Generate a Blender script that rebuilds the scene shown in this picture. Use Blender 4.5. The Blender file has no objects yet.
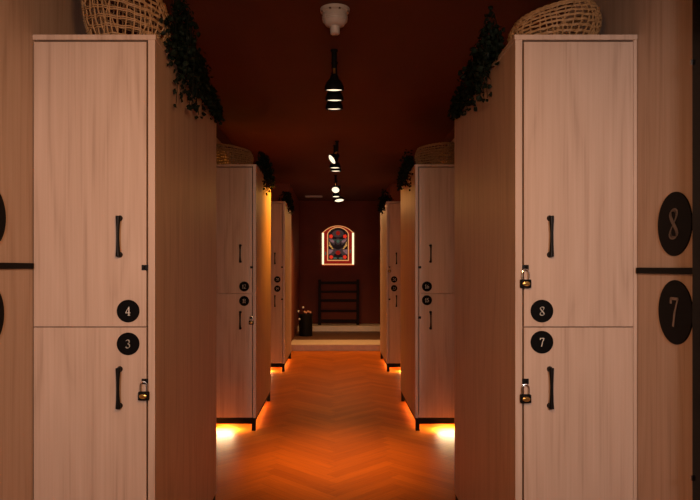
import bpy, bmesh, math, random
from mathutils import Vector, Matrix

scene = bpy.context.scene
col = scene.collection
F = 640.0; VX, VY = 336.0, 267.0; EYE = 1.23; CEIL = 2.45

# ------------------------------------------------------------------ materials
def new_mat(name):
    m = bpy.data.materials.new(name); m.use_nodes = True
    return m, m.node_tree.nodes, m.node_tree.links, m.node_tree.nodes['Principled BSDF']

def plain(name, color, rough=0.5, metal=0.0, var=0.12, scale=40.0, spec=0.5, bump=0.0):
    m, N, L, b = new_mat(name)
    tc = N.new('ShaderNodeTexCoord'); nz = N.new('ShaderNodeTexNoise')
    nz.inputs['Scale'].default_value = scale; nz.inputs['Detail'].default_value = 4
    L.new(tc.outputs['Object'], nz.inputs['Vector'])
    mx = N.new('ShaderNodeMix'); mx.data_type = 'RGBA'
    mx.inputs[6].default_value = (*[c * (1 - var) for c in color], 1)
    mx.inputs[7].default_value = (*[min(1, c * (1 + var)) for c in color], 1)
    L.new(nz.outputs['Fac'], mx.inputs[0]); L.new(mx.outputs[2], b.inputs['Base Color'])
    b.inputs['Roughness'].default_value = rough; b.inputs['Metallic'].default_value = metal
    b.inputs['Specular IOR Level'].default_value = spec
    if bump:
        bp = N.new('ShaderNodeBump'); bp.inputs['Strength'].default_value = bump; bp.inputs['Distance'].default_value = 0.002
        L.new(nz.outputs['Fac'], bp.inputs['Height']); L.new(bp.outputs['Normal'], b.inputs['Normal'])
    return m

def glow(name, color, strength, scale=60, var=0.25):
    m, N, L, b = new_mat(name)
    tc = N.new('ShaderNodeTexCoord'); nz = N.new('ShaderNodeTexNoise'); nz.inputs['Scale'].default_value = scale
    L.new(tc.outputs['Object'], nz.inputs['Vector'])
    mr = N.new('ShaderNodeMapRange'); mr.inputs['To Min'].default_value = strength * (1 - var); mr.inputs['To Max'].default_value = strength * (1 + var)
    L.new(nz.outputs['Fac'], mr.inputs['Value']); L.new(mr.outputs['Result'], b.inputs['Emission Strength'])
    b.inputs['Base Color'].default_value = (*[c * .15 for c in color], 1); b.inputs['Emission Color'].default_value = (*color, 1)
    b.inputs['Roughness'].default_value = 0.4; b.inputs['Specular IOR Level'].default_value = 0.05
    return m

def wood(name, dark, mid, light, rough=0.5):
    """vertical-grain laminate with soft cathedral figure"""
    m, N, L, b = new_mat(name)
    tc = N.new('ShaderNodeTexCoord'); oi = N.new('ShaderNodeObjectInfo')
    mu = N.new('ShaderNodeMath'); mu.operation = 'MULTIPLY'; mu.inputs[1].default_value = 37.0
    L.new(oi.outputs['Random'], mu.inputs[0])
    va = N.new('ShaderNodeVectorMath'); va.operation = 'ADD'
    L.new(tc.outputs['Object'], va.inputs[0]); L.new(mu.outputs[0], va.inputs[1])
    def stretched(sx, sz):
        mp = N.new('ShaderNodeMapping'); mp.inputs['Scale'].default_value = (sx, sx, sz)
        L.new(va.outputs[0], mp.inputs['Vector']); return mp
    n1 = N.new('ShaderNodeTexNoise'); n1.inputs['Scale'].default_value = 1.0; n1.inputs['Detail'].default_value = 1.5
    L.new(stretched(7.0, 0.75).outputs[0], n1.inputs['Vector'])
    k = N.new('ShaderNodeMath'); k.operation = 'MULTIPLY'; k.inputs[1].default_value = 13.0
    L.new(n1.outputs['Fac'], k.inputs[0])
    fr = N.new('ShaderNodeMath'); fr.operation = 'PINGPONG'; fr.inputs[1].default_value = 1.0
    L.new(k.outputs[0], fr.inputs[0])
    n2 = N.new('ShaderNodeTexNoise'); n2.inputs['Scale'].default_value = 1.0; n2.inputs['Detail'].default_value = 5
    L.new(stretched(120.0, 2.4).outputs[0], n2.inputs['Vector'])
    n3 = N.new('ShaderNodeTexNoise'); n3.inputs['Scale'].default_value = 1.0; n3.inputs['Detail'].default_value = 2
    L.new(stretched(26.0, 0.5).outputs[0], n3.inputs['Vector'])
    def madd(a, f, b_=None):
        q = N.new('ShaderNodeMath'); q.operation = 'MULTIPLY_ADD'; q.inputs[1].default_value = f
        L.new(a, q.inputs[0])
        if b_ is None: q.inputs[2].default_value = 0
        else: L.new(b_, q.inputs[2])
        return q.outputs[0]
    s = madd(fr.outputs[0], 0.19); s = madd(n2.outputs['Fac'], 0.60, s); s = madd(n3.outputs['Fac'], 0.38, s)
    cr = N.new('ShaderNodeValToRGB'); e = cr.color_ramp.elements
    e[0].position = 0.34; e[0].color = (*dark, 1); e[1].position = 0.80; e[1].color = (*light, 1)
    x = e.new(0.54); x.color = (*mid, 1)
    L.new(s, cr.inputs['Fac']); L.new(cr.outputs['Color'], b.inputs['Base Color'])
    b.inputs['Roughness'].default_value = rough; b.inputs['Specular IOR Level'].default_value = 0.25
    bp = N.new('ShaderNodeBump'); bp.inputs['Strength'].default_value = 0.12; bp.inputs['Distance'].default_value = 0.001
    L.new(n2.outputs['Fac'], bp.inputs['Height']); L.new(bp.outputs['Normal'], b.inputs['Normal'])
    return m

def herring_mat():
    m, N, L, b = new_mat('herringbone_oak')
    at = N.new('ShaderNodeAttribute'); at.attribute_name = 'tone'
    uv = N.new('ShaderNodeUVMap'); uv.uv_map = 'plank'
    mp = N.new('ShaderNodeMapping'); mp.inputs['Scale'].default_value = (3.0, 60.0, 1)
    L.new(uv.outputs[0], mp.inputs[0])
    nz = N.new('ShaderNodeTexNoise'); nz.inputs['Scale'].default_value = 1.0; nz.inputs['Detail'].default_value = 4
    L.new(mp.outputs[0], nz.inputs['Vector'])
    ad = N.new('ShaderNodeMath'); ad.operation = 'MULTIPLY_ADD'; ad.inputs[1].default_value = 0.75
    L.new(nz.outputs['Fac'], ad.inputs[0])
    sc = N.new('ShaderNodeMath'); sc.operation = 'MULTIPLY'; sc.inputs[1].default_value = 0.32
    L.new(at.outputs['Fac'], sc.inputs[0]); L.new(sc.outputs[0], ad.inputs[2])
    cr = N.new('ShaderNodeValToRGB'); e = cr.color_ramp.elements
    e[0].position = 0.15; e[0].color = (0.27, 0.060, 0.006, 1); e[1].position = 0.85; e[1].color = (0.54, 0.145, 0.013, 1)
    L.new(ad.outputs[0], cr.inputs['Fac']); L.new(cr.outputs['Color'], b.inputs['Base Color'])
    rr = N.new('ShaderNodeMapRange'); rr.inputs['To Min'].default_value = 0.42; rr.inputs['To Max'].default_value = 0.56
    L.new(nz.outputs['Fac'], rr.inputs['Value']); L.new(rr.outputs['Result'], b.inputs['Roughness'])
    b.inputs['Specular IOR Level'].default_value = 0.05
    return m

M = {
    'oak': wood('pale_oak_laminate', (0.40, 0.285, 0.215), (0.51, 0.375, 0.29), (0.57, 0.43, 0.34)),
    'oak_panel': wood('oak_wall_panelling', (0.40, 0.28, 0.20), (0.50, 0.36, 0.265), (0.56, 0.42, 0.32)),
    'floor': herring_mat(),
    'subfloor': plain('dark_joint_filler', (0.04, 0.018, 0.008), 0.8),
    'ceiling': plain('oxblood_ceiling_paint', (0.088, 0.018, 0.0035), 0.75, var=0.15, scale=3),
    'wall': plain('oxblood_wall_paint', (0.10, 0.024, 0.012), 0.8, var=0.15, scale=4),
    'alcove': plain('rust_red_alcove_paint', (0.20, 0.045, 0.016), 0.7, var=0.15, scale=4),
    'darkwall': plain('dark_plum_wall_paint', (0.15, 0.028, 0.010), 0.8, var=0.2, scale=4),
    'black': plain('black_powder_coat', (0.005, 0.0045, 0.004), 0.65, var=0.2, scale=150, spec=0.1),
    'handle': plain('blackened_iron', (0.005, 0.0042, 0.004), 0.45, 0.0, var=0.3, scale=200, spec=0.15),
    'gloss': plain('glossy_black_frame', (0.003, 0.003, 0.003), 0.2, var=0.2, spec=0.08),
    'disc': plain('satin_black_plate', (0.003, 0.0025, 0.0025), 0.55, var=0.15, scale=100, spec=0.06),
    'numeral': plain('pale_numeral', (0.75, 0.70, 0.62), 0.4, 0.0, var=0.08, scale=300),
    'numeral_metal': plain('brushed_numeral', (0.22, 0.16, 0.12), 0.3, 0.7, var=0.1, scale=300),
    'brass': plain('aged_brass', (0.75, 0.45, 0.13), 0.3, 0.9, var=0.2, scale=250),
    'steel': plain('polished_steel', (0.7, 0.68, 0.65), 0.2, 1.0, var=0.1, scale=100),
    'wicker': plain('honey_wicker', (0.36, 0.205, 0.088), 0.6, var=0.45, scale=90, bump=0.3),
    'wicker_base': plain('pale_cane', (0.5, 0.42, 0.33), 0.6, var=0.3, scale=90),
    'leaf': plain('ivy_leaf', (0.004, 0.0085, 0.004), 0.6, var=0.5, scale=25, spec=0.12),
    'stem': plain('ivy_stem', (0.007, 0.008, 0.004), 0.8, var=0.3, scale=60, spec=.1),
    'white': plain('ivory_plastic', (0.52, 0.48, 0.45), 0.4, var=0.05),
    'stone': plain('pale_stone', (0.55, 0.44, 0.34), 0.5, var=0.2, scale=18),
    'ledge': plain('brightened_stone', (0.78, 0.68, 0.57), 0.5, var=0.12, scale=18),  # step stone copied lighter: brightness painted in where the lamps only graze
    'treadwood': plain('brown_tread', (0.115, 0.052, 0.028), 0.5, var=0.35, scale=14),
    'rackwood': plain('dark_stained_wood', (0.012, 0.005, 0.0035), 0.6, var=0.4, scale=20, spec=.12),
    'bin': plain('matt_black_enamel', (0.007, 0.008, 0.006), 0.45, var=0.2, spec=.2),
    'bud': plain('white_bud', (0.8, 0.74, 0.68), 0.6, var=0.1),
    'pinkbud': plain('peach_bud', (0.7, 0.36, 0.22), 0.6, var=0.2),
    'bulb': glow('spotlight_glow', (1.0, 0.80, 0.55), 1.5, var=0.1),
    'strip': glow('warm_strip_glow', (1.0, 0.48, 0.13), 5.0, var=0.1),
    'g_clear': glow('backlit_clear_glass', (1.0, 0.74, 0.42), 1.7),
    'g_edge': glow('backlit_amber_glass', (1.0, 0.40, 0.13), 0.75),
    'g_red': glow('backlit_red_glass', (0.60, 0.022, 0.012), 0.36, 30, 0.5),
    'g_scarlet': glow('backlit_scarlet_glass', (1.0, 0.05, 0.02), 0.62),
    'g_grey': glow('backlit_smoke_glass', (0.26, 0.15, 0.135), 0.17, 25, 0.6),
    'g_dark': glow('backlit_plum_glass', (0.06, 0.03, 0.03), 0.16, 25, 0.5),
    'g_green': glow('backlit_green_glass', (0.14, 0.22, 0.15), 0.35, 30, 0.5),
    'g_pink': glow('backlit_mauve_glass', (0.55, 0.26, 0.26), 0.36, 25, 0.5),
    'g_gold': glow('backlit_gold_glass', (0.9, 0.42, 0.10), 0.6, 30, 0.5),
    'lead': plain('dark_leading', (0.02, 0.012, 0.01), 0.5, 0.3),
}

# ------------------------------------------------------------------ mesh helpers
class MB:
    def __init__(s): s.bm = bmesh.new()
    def box(s, x0, x1, y0, y1, z0, z1, bevel=0.0):
        x0, x1 = sorted((x0, x1)); y0, y1 = sorted((y0, y1)); z0, z1 = sorted((z0, z1))
        t = bmesh.new(); bmesh.ops.create_cube(t, size=1)
        for v in t.verts:
            v.co = Vector((x0 + (v.co.x + .5) * (x1 - x0), y0 + (v.co.y + .5) * (y1 - y0), z0 + (v.co.z + .5) * (z1 - z0)))
        if bevel: bmesh.ops.bevel(t, geom=t.edges[:], offset=bevel, segments=2, affect='EDGES', profile=0.5)
        return s.add(t)
    def add(s, t, mat=None):
        if mat is not None: t.transform(mat)
        me = bpy.data.meshes.new('tmp'); t.to_mesh(me); t.free(); s.bm.from_mesh(me); bpy.data.meshes.remove(me)
        return s
    def lathe(s, prof, center, axis='Z', seg=32, mat=None, cap=True):
        """prof: list of (r, h) along axis"""
        t = bmesh.new(); rings = []
        for r, h in prof:
            rings.append([t.verts.new((r * math.cos(2 * math.pi * i / seg), r * math.sin(2 * math.pi * i / seg), h)) for i in range(seg)])
        for a, b in zip(rings, rings[1:]):
            for i in range(seg): t.faces.new((a[i], a[(i + 1) % seg], b[(i + 1) % seg], b[i]))
        if cap:
            t.faces.new(rings[0][::-1]); t.faces.new(rings[-1])
        R = Matrix.Identity(4)
        if axis == 'Y': R = Matrix.Rotation(math.radians(90), 4, 'X')     # +h -> -Y
        if axis == 'X': R = Matrix.Rotation(math.radians(90), 4, 'Y')     # +h -> +X
        if axis == '-X': R = Matrix.Rotation(math.radians(-90), 4, 'Y')
        if mat is not None: R = mat @ R
        bmesh.ops.recalc_face_normals(t, faces=t.faces[:])
        return s.add(t, Matrix.Translation(center) @ R)
    def tube(s, pts, r, seg=6, closed=False):
        pts = [Vector(p) for p in pts]; n = len(pts); t = bmesh.new(); rings = []
        up = Vector((0, 0, 1)); prev = None
        for i, p in enumerate(pts):
            if closed: d = pts[(i + 1) % n] - pts[i - 1]
            else: d = pts[min(i + 1, n - 1)] - pts[max(i - 1, 0)]
            if d.length < 1e-9: d = Vector((0, 0, 1))
            d.normalize()
            if prev is None:
                a = d.orthogonal().normalized()
            else:
                a = (prev - d * prev.dot(d))
                a = a.normalized() if a.length > 1e-6 else d.orthogonal().normalized()
            prev = a; b = d.cross(a)
            rr = r[i] if isinstance(r, (list, tuple)) else r
            rings.append([t.verts.new(p + (a * math.cos(2 * math.pi * j / seg) + b * math.sin(2 * math.pi * j / seg)) * rr) for j in range(seg)])
        pairs = list(zip(rings, rings[1:]))
        for a, b in pairs:
            for j in range(seg): t.faces.new((a[j], a[(j + 1) % seg], b[(j + 1) % seg], b[j]))
        if closed:
            a, b = rings[-1], rings[0]
            off = min(range(seg), key=lambda o: (a[0].co - b[o].co).length)
            for j in range(seg): t.faces.new((a[j], a[(j + 1) % seg], b[(j + 1 + off) % seg], b[(j + off) % seg]))
        else:
            t.faces.new(rings[0][::-1]); t.faces.new(rings[-1])
        return s.add(t)
    def prism(s, poly, y0, y1):
        """polygon in XZ extruded along Y"""
        t = bmesh.new()
        a = [t.verts.new((x, y0, z)) for x, z in poly]; b = [t.verts.new((x, y1, z)) for x, z in poly]
        t.faces.new(a); t.faces.new(b[::-1]); n = len(poly)
        for i in range(n): t.faces.new((a[i], b[i], b[(i + 1) % n], a[(i + 1) % n]))
        bmesh.ops.recalc_face_normals(t, faces=t.faces[:])
        return s.add(t)

def tag(o, label=None, cat=None, group=None, kind=None):
    if label: o['label'] = label
    if cat: o['category'] = cat
    if group: o['group'] = group
    if kind: o['kind'] = kind
    return o

def link(name, mb, mat, parent=None, smooth=False, label=None):
    me = bpy.data.meshes.new(name); mb.bm.to_mesh(me); mb.bm.free()
    me.materials.append(mat)
    if smooth:
        for p in me.polygons: p.use_smooth = True
        if hasattr(me, 'set_sharp_from_angle'): me.set_sharp_from_angle(angle=math.radians(38))
    o = bpy.data.objects.new(name, me); col.objects.link(o)
    if parent is not None:
        o.parent = parent
        root = parent
        while root.parent: root = root.parent
        me.transform(Matrix.Translation(-root.location))
    if label: o['label'] = label
    return o

def thing(name, loc, label, cat, group=None):
    o = bpy.data.objects.new(name, None); col.objects.link(o); o.location = loc
    o.empty_display_size = 0.05
    return tag(o, label, cat, group)

def struct(name, mb, mat, parent=None, label=None):
    o = link(name, mb, mat, parent)
    if parent is None: o['kind'] = 'structure'
    if label: o['label'] = label
    return o

# ------------------------------------------------------------------ numerals
def arc(cx, cz, rx, rz, a0, a1, n=14):
    return [(cx + rx * math.cos(math.radians(a0 + (a1 - a0) * i / n)), cz + rz * math.sin(math.radians(a0 + (a1 - a0) * i / n))) for i in range(n + 1)]
GLYPH = {
    '0': (0.56, [arc(.28, .5, .23, .48, 0, 360, 26)]),
    '1': (0.36, [[(.04, .82), (.2, .98), (.2, .02)], [(.06, .02), (.34, .02)]]),
    '2': (0.56, [arc(.27, .74, .2, .24, 165, -35, 14) + [(.04, .03), (.52, .03)]]),
    '3': (0.54, [arc(.24, .75, .19, .22, 150, -85, 14), arc(.24, .27, .23, .25, 85, -150, 16)]),
    '4': (0.60, [[(.42, .02), (.42, .98), (.03, .3), (.58, .3)], [(.3, .02), (.54, .02)]]),
    '5': (0.54, [[(.48, .97), (.13, .97), (.09, .55)] + arc(.24, .31, .24, .29, 125, -150, 16)]),
    '6': (0.56, [[(.45, .96), (.3, .9), (.14, .68), (.06, .4)] + arc(.28, .29, .22, .27, 165, -195, 24)]),
    '7': (0.54, [[(.05, .8), (.06, .96), (.5, .96), (.3, .5), (.2, .02)]]),
    '8': (0.54, [[(.27 + (.205 + .025 * (math.sin(q / 40 * 2 * math.pi + math.pi / 2) < 0)) * math.sin(2 * q / 40 * 2 * math.pi + math.pi), .5 + .48 * math.sin(q / 40 * 2 * math.pi + math.pi / 2)) for q in range(41)]]),
    '9': (0.56, [arc(.28, .70, .22, .27, -15, 345, 24), [(.5, .62), (.42, .3), (.28, .1), (.12, .03)]]),
}
def numerals(text, h, place, th=0.0012, bold=1.0):
    """place(u, v, w) -> world vector; u right, v up, w out of the plate; text centred on 0,0"""
    mb = MB(); widths = [GLYPH[c][0] for c in text]; gap = .1
    total = sum(widths) + gap * (len(text) - 1); u0 = -total / 2
    for c, wd in zip(text, widths):
        for st in GLYPH[c][1]:
            for (ax, az), (bx, bz) in zip(st, st[1:]):
                dx, dz = bx - ax, bz - az; ln = math.hypot(dx, dz)
                if ln < 1e-6: continue
                tx, tz = dx / ln, dz / ln
                hw = (.020 + .058 * abs((tx - 1.35 * tz) / 1.68) ** 1.6) * bold; nx, nz = -tz * hw, tx * hw
                ex, ez = tx * .018, tz * .018
                q = [(ax - ex + nx, az - ez + nz), (bx + ex + nx, bz + ez + nz), (bx + ex - nx, bz + ez - nz), (ax - ex - nx, az - ez - nz)]
                t = bmesh.new()
                lo = [t.verts.new(place((u0 + x) * h, (z - .5) * h, 0)) for x, z in q]
                hi = [t.verts.new(place((u0 + x) * h, (z - .5) * h, th)) for x, z in q]
                t.faces.new(lo); t.faces.new(hi[::-1])
                for i in range(4): t.faces.new((lo[i], hi[i], hi[(i + 1) % 4], lo[(i + 1) % 4]))
                bmesh.ops.recalc_face_normals(t, faces=t.faces[:]); mb.add(t)
        u0 += wd + gap
    return mb

# ------------------------------------------------------------------ the room
YB, YA, YF = -3.2, 9.37, 11.80           # behind the camera, alcove mouth, far wall
XW = 1.0
def herringbone():
    bm = bmesh.new(); tone = bm.faces.layers.float.new('tonef'); uvl = bm.loops.layers.uv.new('plank')
    w, n = 0.075, 7; rnd = random.Random(4)
    c45 = math.cos(math.radians(45))
    def quad(x0, y0, lx, ly):
        g = 0.006
        c = [(x0 + g, y0 + g), (x0 + lx - g, y0 + g), (x0 + lx - g, y0 + ly - g), (x0 + g, y0 + ly - g)]
        P = [((x - y) * c45 * w, (x + y) * c45 * w + 3.0) for x, y in c]
        if max(p[0] for p in P) < -1.1 or min(p[0] for p in P) > 1.1: return
        if max(p[1] for p in P) < YB or min(p[1] for p in P) > YA: return
        f = bm.faces.new([bm.verts.new((px, py, 0)) for px, py in P]); f[tone] = rnd.random()
        o = rnd.random() * 50
        for l, (x, y) in zip(f.loops, c):
            u, v = (x - x0, y - y0) if lx > ly else (y - y0, x - x0)
            l[uvl].uv = (o + u * w, o + v * w)
    for k in range(-220, 220):
        for m in range(-30, 31):
            quad(k, k + 2 * n * m, n, 1); quad(n + k, k + 1 - n + 2 * n * m, 1, n)
    for co, no in (((1.1, 0, 0), (1, 0, 0)), ((-1.1, 0, 0), (-1, 0, 0)), ((0, YA, 0), (0, 1, 0)), ((0, YB, 0), (0, -1, 0))):
        bmesh.ops.bisect_plane(bm, geom=bm.verts[:] + bm.edges[:] + bm.faces[:], plane_co=co, plane_no=no, clear_outer=True)
    for f in bm.faces:
        if f.normal.z < 0: f.normal_flip()
    me = bpy.data.meshes.new('floor'); vals = [f[tone] for f in bm.faces]; bm.to_mesh(me); bm.free()
    a = me.attributes.new('tone', 'FLOAT', 'FACE')
    for i, v in enumerate(vals): a.data[i].value = v
    me.materials.append(M['floor'])
    o = bpy.data.objects.new('floor', me); col.objects.link(o)
    tag(o, 'orange oak herringbone floor running down the aisle', 'floor', kind='structure')
    sub = MB().box(-1.1, 1.1, YB, YA, -0.08, -0.0015)
    sb = link('subfloor', sub, M['subfloor'], o)
    return o
herringbone()
struct('ceiling', MB().box(-1.2, 1.2, YB, YF + .2, CEIL, CEIL + .1), M['ceiling'])
struct('wall_left', MB().box(-1.2, -1.03, YB, YA, -.08, CEIL), M['wall'])
struct('wall_right', MB().box(1.03, 1.2, YB, YA, -.08, CEIL), M['wall'])
struct('wall_back', MB().box(-1.2, 1.2, YB - .12, YB, -.08, CEIL + .1), M['wall'])
struct('wall_front', MB().box(-1.2, 1.2, YF, YF + .15, -.08, CEIL), M['darkwall'])
struct('wall_alcove_left', MB().box(-1.2, -0.68, YA, YF, -.08, CEIL), M['alcove'])
struct('wall_alcove_right', MB().box(0.80, 1.2, YA, YF, -.08, CEIL), M['alcove'])
# oak panelling on the side walls and its black dado rail
struct('trim_1', MB().box(-1.03, -XW - .006, YB, YA, 0, 2.32), M['oak_panel'], label='oak panelling on the left wall')
struct('trim_2', MB().box(1.03, XW, YB, YA, 0, 2.32), M['oak_panel'], label='oak panelling on the right wall')
struct('trim_3', MB().box(-XW - .006, -XW + .002, .4, 2.116, 1.224, 1.243, .002), M['black'], label='black rail on the left panelling')
struct('trim_4', MB().box(XW, XW - .009, 1.742, 2.116, 1.209, 1.228, .002), M['black'], label='black rail on the right panelling')
# steps at the far end
struct('trim_5', MB().box(-.68, .80, YA, YA + .62, 0, .095, .006), M['stone'], label='pale stone step at the end of the aisle')
struct('trim_6', MB().box(-.68, .80, YA + .62, 11.30, 0, .095), M['treadwood'], label='brown landing behind the pale step')
struct('trim_7', MB().box(-.68, .80, 11.30, YF, 0, .185, .006), M['ledge'], label='pale stone ledge under the far wall')
# black door frame at the right edge
d = struct('door_1', MB().box(.968, XW, 1.55, 1.742, 0, 2.40, .004), M['gloss'], label='black door frame on the right panelling')
for z in (1.785, .658):
    link('hinge', MB().lathe([(.0035, -.007), (.0035, .007)], (.965, 1.736, z), seg=12), M['steel'], d, True)

# ------------------------------------------------------------------ lockers
DEPTH = 1.09
def handle_mb(x, y, zc, s):
    """bowed pull with flared feet, bar towards the camera (-Y)"""
    mb = MB(); hl = .0665; pts = []; rr = []
    for i in range(17):
        t = -1 + 2 * i / 16
        pts.append((x, y - .016 - .004 * (1 - abs(t) ** 2), zc + hl * t)); rr.append(.0052 + .0036 * abs(t) ** 2)
    mb.tube(pts, rr, 10)
    for sg in (-1, 1):
        mb.lathe([(.010, 0), (.0095, .004), (.0075, .010), (.007, .017)], (x, y, zc + sg * (hl - .006)), 'Y', 14)
    return mb

def padlock(x, y, ztop, label):
    """hangs from a hasp; ztop = top of the shackle"""
    r = thing('padlock', (x, y, ztop - .064), label, 'padlock', 'brass padlocks on the locker doors')
    z0 = ztop - .064
    link('body', MB().box(x - .0175, x + .0175, y - .008, y + .008, z0, z0 + .028, .003), M['black'], r, True)
    link('face_plate', MB().lathe([(.0125, 0), (.0125, .002), (.010, .0035)], (x, y - .0078, z0 + .0140), 'Y', 24, Matrix.Diagonal((1, 1, .62, 1))), M['brass'], r, True, 'brass oval face plate')
    pts = [(x - .011, y, z0 + .030), (x - .011, y, z0 + .048)] + [(x - .011 * math.cos(math.pi * i / 8), y, z0 + .048 + .013 * math.sin(math.pi * i / 8)) for i in range(1, 8)] + [(x + .011, y, z0 + .048), (x + .011, y, z0 + .030)]
    link('shackle', MB().tube(pts, .0028, 8), M['steel'], r, True, 'steel shackle')
    return r

def locker(s, yf, nums, label, hasps=(True, True)):
    """s = -1 left row, +1 right row; yf = front plane"""
    r = thing('locker', (s * .8, yf + DEPTH / 2, 0), label, 'locker', 'two-door oak lockers facing the camera along the aisle')
    xi, xo = s * (.60 if s < 0 else .5945), s * (1.005 if s < 0 else .9985)               # aisle side, wall side
    yb = yf + DEPTH
    th = .023
    b = .0008
    link('side_panel', MB().box(xi, xi + s * th, yf, yb, .0975, 1.983, b), M['oak'], r)
    link('side_panel', MB().box(xo - s * .012, xo, yf + (.020 if s < 0 else .001), yb, .0975, 1.983, b), M['oak'], r)
    link('top_panel', MB().box(xi - s * .003, xo, yf - .002, yb, 1.983, 2.0, b), M['oak'], r)
    link('bottom_panel', MB().box(xi + s * th, xo - s * .012, yf + .02, yb, .0975, .116), M['oak'], r)
    link('back_panel', MB().box(xi + s * th, xo - s * .012, yb - .018, yb, .116, 1.983), M['oak'], r)
    link('shelf', MB().box(xi + s * th, xo - s * .012, yf + .022, yb - .018, 1.022, 1.040), M['oak'], r)
    dx0, dx1 = xi + s * (th + .006), xo - s * (.003 if s < 0 else .0135)
    for k, (z0, z1, zc, zd) in enumerate(((1.0325, 1.9765, 1.331, 1.084), (.100, 1.0295, .831, .9755 if s < 0 else .981))):
        dr = link('door', MB().box(dx0, dx1, yf, yf + .018, z0, z1, b), M['oak'], r)
        hx = -.7165 if s < 0 else .7085
        link('handle', handle_mb(hx, yf, zc, s), M['handle'], dr, True, 'bowed black handle')
        px = s * (.6885 if s < 0 else .682)
        link('number_plate', MB().lathe([(.0375, 0), (.0375, .003), (.0365, .004)], (px, yf, zd), 'Y', 40), M['disc'], dr, True, 'round black number plate')
        pl = lambda u, v, w, px=px, zd=zd: Vector((px + u, yf - .004 - w, zd + v))
        link('numeral', numerals(nums[k],   .0285, pl, bold=.78), M['numeral'], dr, False, 'pale numeral ' + nums[k])
        # small hasp on the door edge across the gap
        hz = (1.228, .851)[k]
        if hasps[k]:
            hm = MB().box(xi + s * .022, xi + s * .044, yf - .003, yf + .0005, hz - .009, hz + .009, .001)
            pts = [(xi + s * .034, yf - .002 - .0085 * math.sin(math.pi * i / 8), hz + .006 * math.cos(math.pi * i / 8)) for i in range(9)]
            hm.tube(pts, .0022, 6)
            link('hasp', hm, M['handle'], dr, False)
    # black metal base frame on short legs
    fm = MB()
    fm.box(xi + s * .004, xo, yf + .004, yf + .034, .052, .0975, .001); fm.box(xi + s * .004, xo, yb - .034, yb - .004, .052, .0975, .001)
    fm.box(xi + s * .004, xi + s * .03, yf + .034, yb - .034, .0725, .0975); fm.box(xo - s * .03, xo, yf + .034, yb - .034, .0725, .0975)
    link('base_frame', fm, M['black'], r, False, 'black metal base rail')
    for lx in (xi + s * .004, xo - s * .034):
        for ly in (yf + .004, yb - .034):
            link('leg', MB().box(lx, lx + s * .030, ly, ly + .030, 0, .053, .001), M['black'], r, False, 'short black leg')
    link('light_strip', MB().box(s * .86, s * .872, yf + .05, yb - .05, .0915, .0975), M['strip'], r, False, 'glowing warm light strip')
    return r

Y1, Y2, Y3 = 2.1215, 4.80, 7.51
locker(-1, Y1, ('4', '3'), 'nearest left oak locker with doors numbered 4 and 3')
locker(+1, Y1, ('8', '7'), 'nearest right oak locker with doors numbered 8 and 7')
locker(-1, Y2, ('12', '11'), 'left oak locker with doors 12 and 11, second from the camera')
locker(+1, Y2, ('16', '15'), 'right oak locker with doors 16 and 15, second from the camera')
locker(-1, Y3, ('20', '19'), 'farthest left oak locker, in front of the black bin and steps')
locker(+1, Y3, ('24', '23'), 'farthest right oak locker, nearest the stone step')
padlock(-.634, Y1 - .012, .855, 'padlock hanging beside number plate 3 on near left locker')
padlock(.625, Y1 - .012, 1.225, 'padlock with bright brass face above number plate 8')
padlock(.625, Y1 - .012, .846, 'padlock hanging level with the lower handle under number plate 7')
padlock(-.634, Y2 - .012, .864, 'padlock on the lower door of the second left locker')
padlock(.6255, Y3 - .012, 1.232, 'padlock on the upper door of the farthest right locker')

# big round number signs on the panelling
def wall_sign(s, y, z, text, label):
    xw = XW if s > 0 else XW + .006
    r = thing('number_sign', (s * xw, y, z), label, 'sign', 'large round black number signs on the side panelling')
    link('plate', MB().lathe([(.0945, 0), (.0945, .003), (.0935, .004)], (s * xw, y, z), '-X' if s > 0 else 'X', 56), M['disc'], r, True)
    pl = lambda u, v, w: Vector((s * (xw - .004 - w), y - s * u, z + v))
    link('numeral', numerals(text, .086, pl), M['numeral_metal'], r, False, 'muted metal numeral ' + text)
wall_sign(1, 1.888, 1.357, '8', 'large round black sign 8 above the rail on right panelling')
wall_sign(1, 1.884, 1.097, '7', 'large round black sign 7 below the rail on right panelling')
wall_sign(-1, 1.850, 1.377, '4', 'large round black sign above the rail at left edge')
wall_sign(-1, 1.840, 1.090, '3', 'large round black sign below the rail at left edge')

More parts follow.
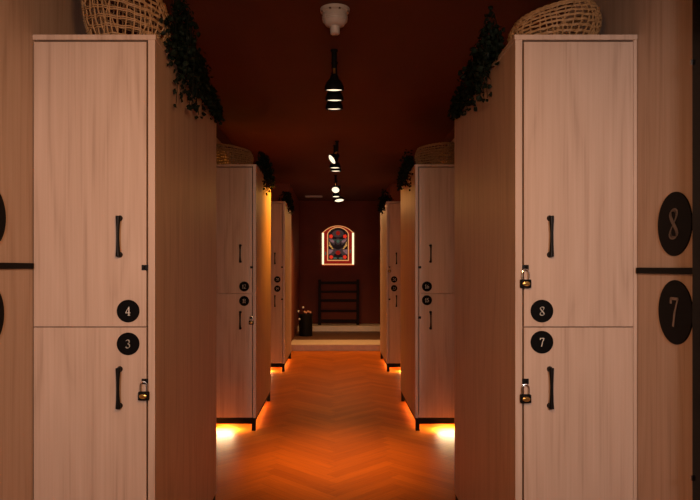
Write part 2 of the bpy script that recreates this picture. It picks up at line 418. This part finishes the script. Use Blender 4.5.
# ------------------------------------------------------------------ baskets
def basket(cx, cy, rad, h, slope, label, seed):
    """openwork bowl with a sloping rim; slope tilts the rim height along X"""
    r = thing('wicker_basket', (cx, cy, 2.0), label, 'basket', 'openwork wicker baskets on top of the lockers')
    rnd = random.Random(seed)
    def prof(t):     # t 0..1 -> radius fraction
        return .74 + .26 * math.sin(min(t, 1) * math.pi * .86) ** .9
    def P(a, t, off=0):
        rr = rad * prof(t) + off; x = rr * math.cos(a); y = rr * math.sin(a)
        hz = h * (1 + slope * x / rad)
        return Vector((cx + x, cy + y, 2.006 + t * hz))
    ns, nr = 39, 8
    mb = MB()
    ph = [rnd.uniform(-.03, .03) for _ in range(ns)]
    for k in range(ns):
        a = 2 * math.pi * k / ns + ph[k]
        for e in (0,):
            mb.tube([P(a + .05 * math.sin(3 * t / 10 + k), t / 10, .0022 * (1 if (k + t) % 2 else -1)) for t in range(11)], .0027, 5)
    for k in range(0, ns, 3):     # slanting extra strands
        a = 2 * math.pi * k / ns; dr = 1 if k % 2 else -1
        mb.tube([P(a + dr * .55 * t / 10, t / 10, .003) for t in range(11)], .0017, 5)
    link('stakes', mb, M['wicker'], r, True)
    wm = MB()
    for j in range(nr):
        t = (j + .6) / nr
        for e in (-.014, .014):
            wm.tube([P(2 * math.pi * i / 88, t + e + .008 * math.sin(i * .7 + j), .0034 * math.sin(math.pi * (i / 2 + j)) + .0008) for i in range(88)], .0026, 5, True)
    link('weavers', wm, M['wicker'], r, True)
    rm = MB()
    for q in range(3):
        rm.tube([P(2 * math.pi * i / 90, 1.0, 0) + Vector((.004 * math.cos(i * .8 + q * 2.1), .004 * math.cos(i * .8 + q * 2.1), .004 * math.sin(i * .8 + q * 2.1))) for i in range(90)], .0042, 6, True)
    link('rim', rm, M['wicker'], r, True)
    link('base', MB().lathe([(rad * .68, 0), (rad * .74, .004), (rad * .74, .010), (rad * .68, .012)], (cx, cy, 2.0), seg=36), M['wicker_base'], r, True)
basket(-.750, 2.300, .150, .215, -.26, 'wicker basket on the nearest left locker, cut by the frame top', 1)
basket(.782, 2.300, .156, .122, .26, 'wicker basket on the nearest right locker with rim sloping to the aisle', 2)
basket(-.800, 5.02, .150, .150, -.20, 'wicker basket on the second left locker, in shadow', 3)
basket(.785, 5.02, .165, .165, .12, 'wicker basket on the second right locker, in shadow', 4)

# ------------------------------------------------------------------ trailing ivy
def ivy(s, y0, y1, label, seed, n=70, drop=.2, high=.2, hspread=1.0):
    rnd = random.Random(seed); BASK = {2: 2.30, 4: 5.02, 5: 5.02}.get(int(y0), 0)
    CX, CR = {(-1, 2): (-.750, .163), (1, 2): (.782, .169), (-1, 5): (-.80, .163), (1, 4): (.785, .178)}.get((s, int(y0)), (0, 0))
    def clear(q):        # keep leaves and stems off the basket beside them
        v = Vector((q.x - CX, q.y - BASK))
        if CR and v.length < CR and q.z > 1.99:
            v = v.normalized() * CR; q.x = CX + v.x; q.y = BASK + v.y
    r = thing('trailing_ivy', (s * .66, (y0 + y1) / 2, 2.0), label, 'plant', 'trailing ivy along the aisle edge of the lockers')
    sm, lm = MB(), bmesh.new()
    def leaf(p, size):
        d = Vector((rnd.gauss(0, 1), rnd.gauss(0, 1), rnd.gauss(-.9, .7))).normalized()
        nrm = Vector((rnd.gauss(0, 1), rnd.gauss(0, 1), rnd.gauss(0, 1)))
        w = d.cross(nrm)
        if w.length < 1e-3: return
        w.normalize(); up = w.cross(d)
        L = size; W = size * .42
        pts = [p, p + d * L * .3 + w * W + up * .003, p + d * L * .62 + w * W * .8, p + d * L, p + d * L * .62 - w * W * .8, p + d * L * .3 - w * W + up * .003]
        mid = p + d * L * .5 - up * L * .10
        for q in pts + [mid]:
            clear(q)
            if q.z < 2.004 and s * q.x > .594: q.x = s * .592
        V = [lm.verts.new(q) for q in pts]; c = lm.verts.new(mid)
        for i in range(6): lm.faces.new((V[i], V[(i + 1) % 6], c))
    for k in range(n):
        u = rnd.random(); y = y0 + (y1 - y0) * u
        x = s * (rnd.uniform(.62, .72) if y > BASK + .19 else rnd.uniform(.599, .606)); z = 2.006
        hi = rnd.uniform(.02, high) * (1.35 - .95 * u); out = rnd.uniform(.008, .055) * hspread * (1.8 - 1.45 * u)
        dr = drop * rnd.random() ** 2.4 * (1 - .78 * u)
        yy = y + rnd.gauss(0, .05)
        p0 = Vector((x, y, z)); p1 = Vector((s * (.62 - out * .3), (y + yy) / 2, 2.0 + hi)); p2 = Vector((s * (.588 - out), yy, 2.0 + hi * .5)); p3 = Vector((s * (.588 - out * .55), yy + rnd.gauss(0, .03), 2.0 - dr))
        pts = []
        for i in range(13):
            t = i / 12
            q = p0 * (1 - t) ** 3 + p1 * 3 * t * (1 - t) ** 2 + p2 * 3 * t * t * (1 - t) + p3 * t ** 3
            q += Vector((rnd.gauss(0, .003), rnd.gauss(0, .004), 0))
            if q.z < 2.006 and s * q.x > .590: 
                if s * q.x > .60: q.z = 2.006
                else: q.x = s * .590
            clear(q); pts.append(q)
        sm.tube(pts, .0014, 4)
        for q in pts[1:]:
            for _ in range(2): leaf(q + Vector((rnd.gauss(0, .008), rnd.gauss(0, .008), rnd.gauss(0, .008))), rnd.uniform(.016, .029))
    link('stems', sm, M['stem'], r)
    fo = MB(); fo.bm.free(); fo.bm = lm
    link('leaves', fo, M['leaf'], r)
ivy(-1, 2.29, 3.12, 'dark ivy trailing over the aisle edge of the nearest left locker', 11, 125, .20, .28)
ivy(+1, 2.32, 3.16, 'dark ivy trailing over the aisle edge of the nearest right locker', 12, 100, .17, .22, 1.1)
ivy(-1, 5.00, 5.84, 'dark ivy trailing over the aisle edge of the second left locker', 13, 70, .20, .22)
ivy(+1, 4.95, 5.86, 'dark ivy trailing over the aisle edge of the second right locker', 14, 75, .17, .22)
ivy(-1, 7.65, 8.50, 'dark ivy on top of the farthest left locker', 15, 55, .16, .22)
ivy(+1, 7.60, 8.52, 'dark ivy on top of the farthest right locker', 16, 55, .16, .22)

# ------------------------------------------------------------------ ceiling lamps
def aim(o, target):
    o.rotation_euler = (Vector(target) - o.location).to_track_quat('-Z', 'Y').to_euler()
SPOT_E = 23.0
def spotlight(x, y, zface, tilt, label, dia=.108, energy=SPOT_E, cone=95, color=(1.0, .42, .05), rod_dx=0.0):
    """tilt: direction the lamp faces"""
    r = thing('spotlight', (x + rod_dx, y, CEIL), label, 'lamp', 'black ceiling spotlights in a line above the aisle')
    dv = Vector(tilt).normalized()
    face = Vector((x, y, zface)); R = dop = dv.to_track_quat('Z', 'Y').to_matrix().to_4x4()
    back = face - dv * .085
    link('canopy', MB().lathe([(.018, -.010), (.021, -.005), (.021, 0)], (x + rod_dx, y, CEIL), seg=24), M['black'], r, True)
    link('rod', MB().tube([(x + rod_dx, y, CEIL - .01), (x + rod_dx, y, CEIL - .104)], .0155, 16), M['black'], r, True)
    link('knuckle', MB().tube([(x + rod_dx, y, CEIL - .104), (x + rod_dx * .6, y, (CEIL - .104 + back.z) / 2), back], .007, 10), M['brass'], r, True, 'small brass knuckle')
    rr = dia / 2
    link('shade', MB().lathe([(.012, -.092), (.020, -.086), (.026, -.066), (rr * .82, -.044), (rr, -.022), (rr, 0), (rr * .93, 0), (rr * .93, -.012)], face, seg=32, mat=R, cap=False), M['black'], r, True)
    link('bulb', MB().lathe([(rr * .92, -.012), (rr * .88, -.006), (rr * .5, -.002), (.002, 0)], face, seg=28, mat=R), M['bulb'], r, True, 'glowing lamp face')
    ld = bpy.data.lights.new('spot', 'SPOT'); ld.energy = energy; ld.color = color; ld.spot_size = math.radians(cone); ld.spot_blend = 1.0; ld.shadow_soft_size = .04
    lo = bpy.data.objects.new('spot_light', ld); col.objects.link(lo); lo.location = face + dv * .012
    lo.rotation_euler = dv.to_track_quat('-Z', 'Y').to_euler()
spotlight(-.010, 3.60, 2.222, (0, .13, -1), 'black spotlight closest to the white ceiling detector', energy=84, cone=44)
spotlight(-.009, 3.82, 2.222, (0, .13, -1), 'second black spotlight from the white ceiling detector', energy=84, cone=44)
spotlight(-.011, 4.03, 2.222, (0, .13, -1), 'third black spotlight from the white ceiling detector', energy=84, cone=44)
spotlight(-.042, 6.20, 2.270, (-.80, -.40, -.62), 'tilted spotlight facing the camera, middle of the ceiling row', energy=185, cone=74, color=(1.0, .33, .018), rod_dx=.052)
spotlight(-.010, 6.42, 2.222, (0, 0, -1), 'level spotlight just behind the tilted middle one')
spotlight(-.002, 6.64, 2.222, (0, 0, -1), 'level spotlight two behind the tilted middle one')
spotlight(-.006, 8.50, 2.250, (-.1, -.85, -.8), 'tilted spotlight facing the camera near the far wall')
spotlight(.000, 9.05, 2.222, (0, -.1, -1), 'level spotlight behind the far tilted one')
spotlight(.050, 9.60, 2.225, (.1, -.25, -1), 'last spotlight before the stained glass window', dia=.15, energy=150, cone=160, color=(1.0, .50, .17))

# white detector on the ceiling
r = thing('ceiling_detector', (-.005, 3.03, CEIL), 'white round detector on the dark ceiling, nearest the camera', 'detector')
c = (-.005, 3.03, CEIL)
link('base', MB().lathe([(.058, -.020), (.068, -.014), (.070, 0)], c, seg=40), M['white'], r, True)
link('housing', MB().lathe([(.026, -.082), (.044, -.076), (.056, -.058), (.059, -.034), (.058, -.020)], c, seg=40), M['white'], r, True)
gm = MB()
for z in (-.036, -.047, -.057):
    rr = .0595 if z > -.05 else .057
    gm.tube([(c[0] + rr * math.cos(2 * math.pi * i / 36), c[1] + rr * math.sin(2 * math.pi * i / 36), CEIL + z) for i in range(36)], .0018, 6, True)
link('grille', gm, M['white'], r, True)
link('sensor', MB().lathe([(.016, -.120), (.022, -.116), (.023, -.084), (.026, -.080)], c, seg=28), M['white'], r, True)
for a in (200, 250, 290, 340):
    ca = math.radians(a)
    link('screw', MB().lathe([(.006, -.022), (.006, -.014)], (c[0] + .062 * math.cos(ca), c[1] + .062 * math.sin(ca), CEIL), seg=10), M['steel'], r, True)

# vent
r = thing('ceiling_vent', (-.38, 10.95, CEIL), 'pale slotted vent on the ceiling left of the last spotlight', 'vent')
fm = MB(); fm.box(-.53, -.235, 10.94, 10.955, CEIL - .014, CEIL); fm.box(-.53, -.235, 11.095, 11.11, CEIL - .014, CEIL); fm.box(-.53, -.515, 10.955, 11.095, CEIL - .014, CEIL); fm.box(-.25, -.235, 10.955, 11.095, CEIL - .014, CEIL)
link('frame', fm, M['white'], r)
sm = MB()
for k in range(4): sm.box(-.515, -.25, 10.965 + k * .034, 10.985 + k * .034, CEIL - .010, CEIL - .004)
link('slats', sm, M['white'], r)

# ------------------------------------------------------------------ stained glass window
WX, WZ, WW, WH, RISE = .037, 1.268, .290, .725, .135
def arch(hw, zb, zs, rise, n=18):
    """segmental arch outline: half width, bottom, spring, rise"""
    R = (hw * hw + rise * rise) / (2 * rise); zc = zs + rise - R; a = math.asin(min(1, hw / R))
    top = [(WX + R * math.sin(a - 2 * a * i / n), zc + R * math.cos(a - 2 * a * i / n)) for i in range(n + 1)]
    return [(WX - hw, zb), (WX + hw, zb)] + top
zs = WZ + WH - RISE
w = struct('window_1', MB().prism(arch(WW, WZ, zs, RISE), YF - .012, YF + .002), M['g_edge'], label='arched stained glass window glowing on the far wall')
def band(o, i, y0, y1):
    mb = MB(); n = len(o); t = bmesh.new()
    A = [[t.verts.new((x, y, z)) for x, z in P] for P in (o, i) for y in (y0, y1)]
    for k in range(n):
        j = (k + 1) % n
        t.faces.new((A[0][k], A[0][j], A[2][j], A[2][k])); t.faces.new((A[1][k], A[3][k], A[3][j], A[1][j]))
        t.faces.new((A[0][k], A[1][k], A[1][j], A[0][j])); t.faces.new((A[2][k], A[2][j], A[3][j], A[3][k]))
    bmesh.ops.recalc_face_normals(t, faces=t.faces[:]); mb.add(t); return mb
y = YF
link('border_glass', MB().prism(arch(WW - .022, WZ + .022, zs, RISE - .012), y - .016, y - .012), M['g_red'], w)
cm = MB()
for sx in (-1, 1): cm.box(WX + sx * (WW + .004), WX + sx * (WW - .030), y - .020, y - .012, WZ + .01, zs - .0)
link('clear_glass', cm, M['g_clear'], w)
rs = MB()
for sx in (-1, 1):
    for (a, b) in ((.06, .22), (.32, .50)):
        if sx > 0: rs.box(WX + sx * (WW - .033), WX + sx * (WW - .062), y - .024, y - .020, WZ + a, WZ + b)
link('side_glass', rs, M['g_red'], w)
gs = MB()
for sx in (-1, 1): gs.box(WX + sx * (WW - .05), WX + sx * (WW - .075), y - .0235, y - .018, WZ + (.22 if sx > 0 else .18), WZ + (.28 if sx > 0 else .24))
link('corner_glass', gs, M['g_green'], w)
ih = .200
link('inner_border', MB().prism(arch(ih, WZ + .075, zs - .015, .125), y - .022, y - .016), M['g_edge'], w)
link('inner_glass', MB().prism(arch(ih - .018, WZ + .093, zs - .015, .110), y - .026, y - .022), M['g_dark'], w)
def disc_mb(pts, y0, y1, n=20):
    mb = MB()
    for (x, z, rx, rz) in pts: mb.prism([(x + rx * math.cos(2 * math.pi * i / n), z + rz * math.sin(2 * math.pi * i / n)) for i in range(n)], y0, y1)
    return mb
zm = WZ + .36
link('smoke_glass', disc_mb([(WX, zm + .215, .105, .070), (WX - .115, zm + .045, .055, .075), (WX + .115, zm + .045, .055, .075), (WX - .07, zm - .10, .075, .055), (WX + .07, zm - .10, .075, .055), (WX, zm + .07, .05, .06), (WX - .11, zm - .17, .04, .04), (WX + .11, zm - .17, .04, .04)], y - .029, y - .026), M['g_grey'], w)
for (x, z) in ((-.128, .165), (.128, .165), (-.125, -.215), (.125, -.215)):
    fl = [(WX + x, zm + z, .016, .016)] + [(WX + x + .020 * math.cos(k * 1.2566), zm + z + .020 * math.sin(k * 1.2566), .018, .018) for k in range(5)]
    link('flower_glass', disc_mb(fl, y - .033, y - .029, 14), M['g_scarlet'], w)
link('red_roundel', disc_mb([(WX, zm + .225, .040, .040), (WX, zm - .135, .046, .040)], y - .033, y - .029), M['g_red'], w)
link('leaf_glass', disc_mb([(WX, zm + .075, .030, .032), (WX - .05, zm - .235, .040, .020), (WX + .05, zm - .235, .040, .020), (WX - .07, zm + .10, .03, .014), (WX + .07, zm + .10, .03, .014)], y - .033, y - .029, 14), M['g_green'], w)
gm = MB()
for sx in (-1, 1):
    gm.prism([(WX + sx * .165, zm + .02), (WX + sx * .120, zm - .01), (WX + sx * .085, zm - .065), (WX + sx * .105, zm - .07), (WX + sx * .14, zm - .03), (WX + sx * .168, zm - .005)], y - .033, y - .029)
    gm.prism([(WX + sx * .168, zm + .07), (WX + sx * .15, zm + .05), (WX + sx * .13, zm + .0), (WX + sx * .15, zm + .01)], y - .033, y - .029)
link('gold_glass', gm, M['g_gold'], w)
pm = MB()
for sx in (-1, 1):
    pm.prism([(WX + sx * .172, zm - .07), (WX + sx * .172, zm - .17), (WX + sx * .145, zm - .155), (WX + sx * .085, zm - .10), (WX + sx * .10, zm - .085)], y - .0335, y - .029)
    pm.prism([(WX + sx * .165, zm + .125), (WX + sx * .10, zm + .115), (WX + sx * .06, zm + .06), (WX + sx * .10, zm + .05), (WX + sx * .15, zm + .085)], y - .0335, y - .029)
link('mauve_glass', pm, M['g_pink'], w)
vm = MB()    # dark swallow-like V across the middle
vm.prism([(WX - .15, zm + .06), (WX - .06, zm + .0), (WX, zm - .03), (WX + .06, zm + .0), (WX + .15, zm + .06), (WX + .10, zm - .02), (WX + .03, zm - .07), (WX - .03, zm - .07), (WX - .10, zm - .02)], y - .034, y - .030)
link('dark_glass', vm, M['g_dark'], w)
lm = MB()
for pts in ([(-.18, .10), (-.06, .11), (0, .02), (.06, .11), (.18, .10)], [(-.18, -.05), (-.08, -.04), (0, -.09), (.08, -.04), (.18, -.05)], [(-.15, -.17), (-.05, -.20), (0, -.26)], [(.15, -.17), (.05, -.20), (0, -.26)], [(-.1, .16), (0, .14), (.1, .16)]):
    lm.tube([(WX + a, y - .034, zm + b) for a, b in pts], .003, 6)
link('leading', lm, M['lead'], w)
link('sill', MB().box(WX - WW - .01, WX + WW + .01, y - .03, y, WZ - .012, WZ), M['g_red'], w)

# ------------------------------------------------------------------ far end furniture
yr = 11.56; zr = .185
r = thing('ladder_rack', (.02, yr, zr), 'dark wooden ladder rack standing on the ledge below the stained glass window', 'rack')
for x in (-.295, .395):
    link('post', MB().box(x - .026, x + .026, yr - .03, yr + .03, zr, zr + .82, .004), M['rackwood'], r)
for z, hh in ((.76, .025), (.60, .02), (.44, .025), (.25, .02), (.07, .03)):
    link('rail', MB().box(-.27, .37, yr - .014, yr + .014, zr + z - hh, zr + z + hh, .003), M['rackwood'], r)
bx, by, bz = -.50, 10.55, .095
r = thing('bin', (bx, by, bz), 'black cylindrical bin holding white-budded stems on the left of the landing', 'bin')
link('body', MB().lathe([(.108, 0), (.110, .006), (.114, .335), (.118, .345), (.118, .358), (.108, .360), (.104, .34), (.100, .012), (.02, .012)], (bx, by, bz), seg=40), M['bin'], r, True)
rnd = random.Random(5)
for (dx, dy, dz, nm) in ((-.040, -.05, .47, 'bud'), (-.115, -.04, .405, 'bud'), (-.095, -.13, .285, 'bud'), (.045, -.03, .400, 'pinkbud'), (.01, -.05, .385, 'pinkbud'), (.075, .0, .385, 'pinkbud'), (-.02, .02, .39, 'pinkbud')):
    p0 = Vector((bx + dx * .3, by, bz + .05)); p1 = Vector((bx + dx * .8, by + dy * .6, bz + max(.37, dz + .02))); p2 = Vector((bx + dx, by + dy, bz + dz))
    link('stem', MB().tube([p0 * (1 - t) ** 2 + p1 * 2 * t * (1 - t) + p2 * t * t for t in [i / 8 for i in range(9)]], .003, 6), M['stem'], r, True)
    rr = .019 if nm == 'bud' else .022
    link('bud', MB().lathe([(.003, -rr), (rr * .75, -rr * .6), (rr, 0), (rr * .7, rr * .7), (.003, rr)], p2, seg=14), M[nm], r, True, 'white bud' if nm == 'bud' else 'peach bud')

# ------------------------------------------------------------------ lights
def area(name, loc, rot, sx, sy, energy, color, spread=180):
    l = bpy.data.lights.new(name, 'AREA'); l.shape = 'RECTANGLE'; l.size = sx; l.size_y = sy; l.energy = energy; l.color = color; l.spread = math.radians(spread)
    o = bpy.data.objects.new(name, l); col.objects.link(o); o.location = loc; o.rotation_euler = rot
    return o
ORANGE = (1.0, .38, .06)
for yf in (Y1, Y2, Y3):
    for s in (-1, 1):
        # under-locker strips: along the wall side, and thin ones at the front and along the aisle edge
        k = {Y1: .2, Y2: 1.0, Y3: .8}[yf]
        area('under_locker_light', (s * .87, yf + .50, .070), (0, 0, 0), .10, .86, 5.0 * k, ORANGE)
        area('front_edge_light', (s * .88, yf + .046, .0530), (math.radians(-14), 0, 0), .20, .016, 10.0 * k, (1.0, .68, .36))
        area('aisle_edge_light', (s * .640, yf + .54, .068), (0, math.radians(s * -30), 0), .012, .95, 1.5 * k, ORANGE)
# unseen fill spots around the camera at head height, without fixtures
def add_fill_lamp(x, y, z, tgt, e, color, size=.25, cone=75):
    l = bpy.data.lights.new('fill_lamp', 'SPOT'); l.energy = e; l.color = color; l.spot_size = math.radians(cone); l.spot_blend = 1.0; l.shadow_soft_size = size
    o = bpy.data.objects.new('fill_lamp', l); col.objects.link(o); o.location = (x, y, z); aim(o, tgt)
for lx in (-.5, .5):
    add_fill_lamp(lx, -.40, 1.55, (lx * 1.75, 2.12, 1.13), 100 if lx < 0 else 111, (1.0, .80, .73), .12, 68)  # unseen front-light pair, set apart so the near lockers shade the far rows
add_fill_lamp(.05, .55, 1.70, (-.25, 2.2, 1.05), 56, (1.0, .47, .19), .12, 128)  # added warm fill for the side panelling, mostly the left
add_fill_lamp(0, -.45, 1.60, (0, 5.0, 1.25), 70, (1.0, .50, .21), .10, 27)  # added narrow warm fill, only for the second and third locker fronts
wd = bpy.data.worlds.new('world'); scene.world = wd; wd.use_nodes = True
wd.node_tree.nodes['Background'].inputs['Color'].default_value = (.03, .012, .006, 1); wd.node_tree.nodes['Background'].inputs['Strength'].default_value = .1

# ------------------------------------------------------------------ camera
cd = bpy.data.cameras.new('camera'); cam = bpy.data.objects.new('camera', cd); col.objects.link(cam)
cam.location = (0, 0, EYE); cam.rotation_euler = (math.radians(90), 0, 0)
cd.sensor_width = 36; cd.lens = F / 700 * 36; cd.shift_x = (350 - VX) / 700; cd.shift_y = (VY - 250) / 700
cd.clip_start = .05
scene.camera = cam
scene.view_settings.view_transform = 'Standard'; scene.view_settings.look = 'None'
scene.view_settings.exposure = 0.0; scene.view_settings.gamma = 1.0; scene.view_settings.use_curve_mapping = False
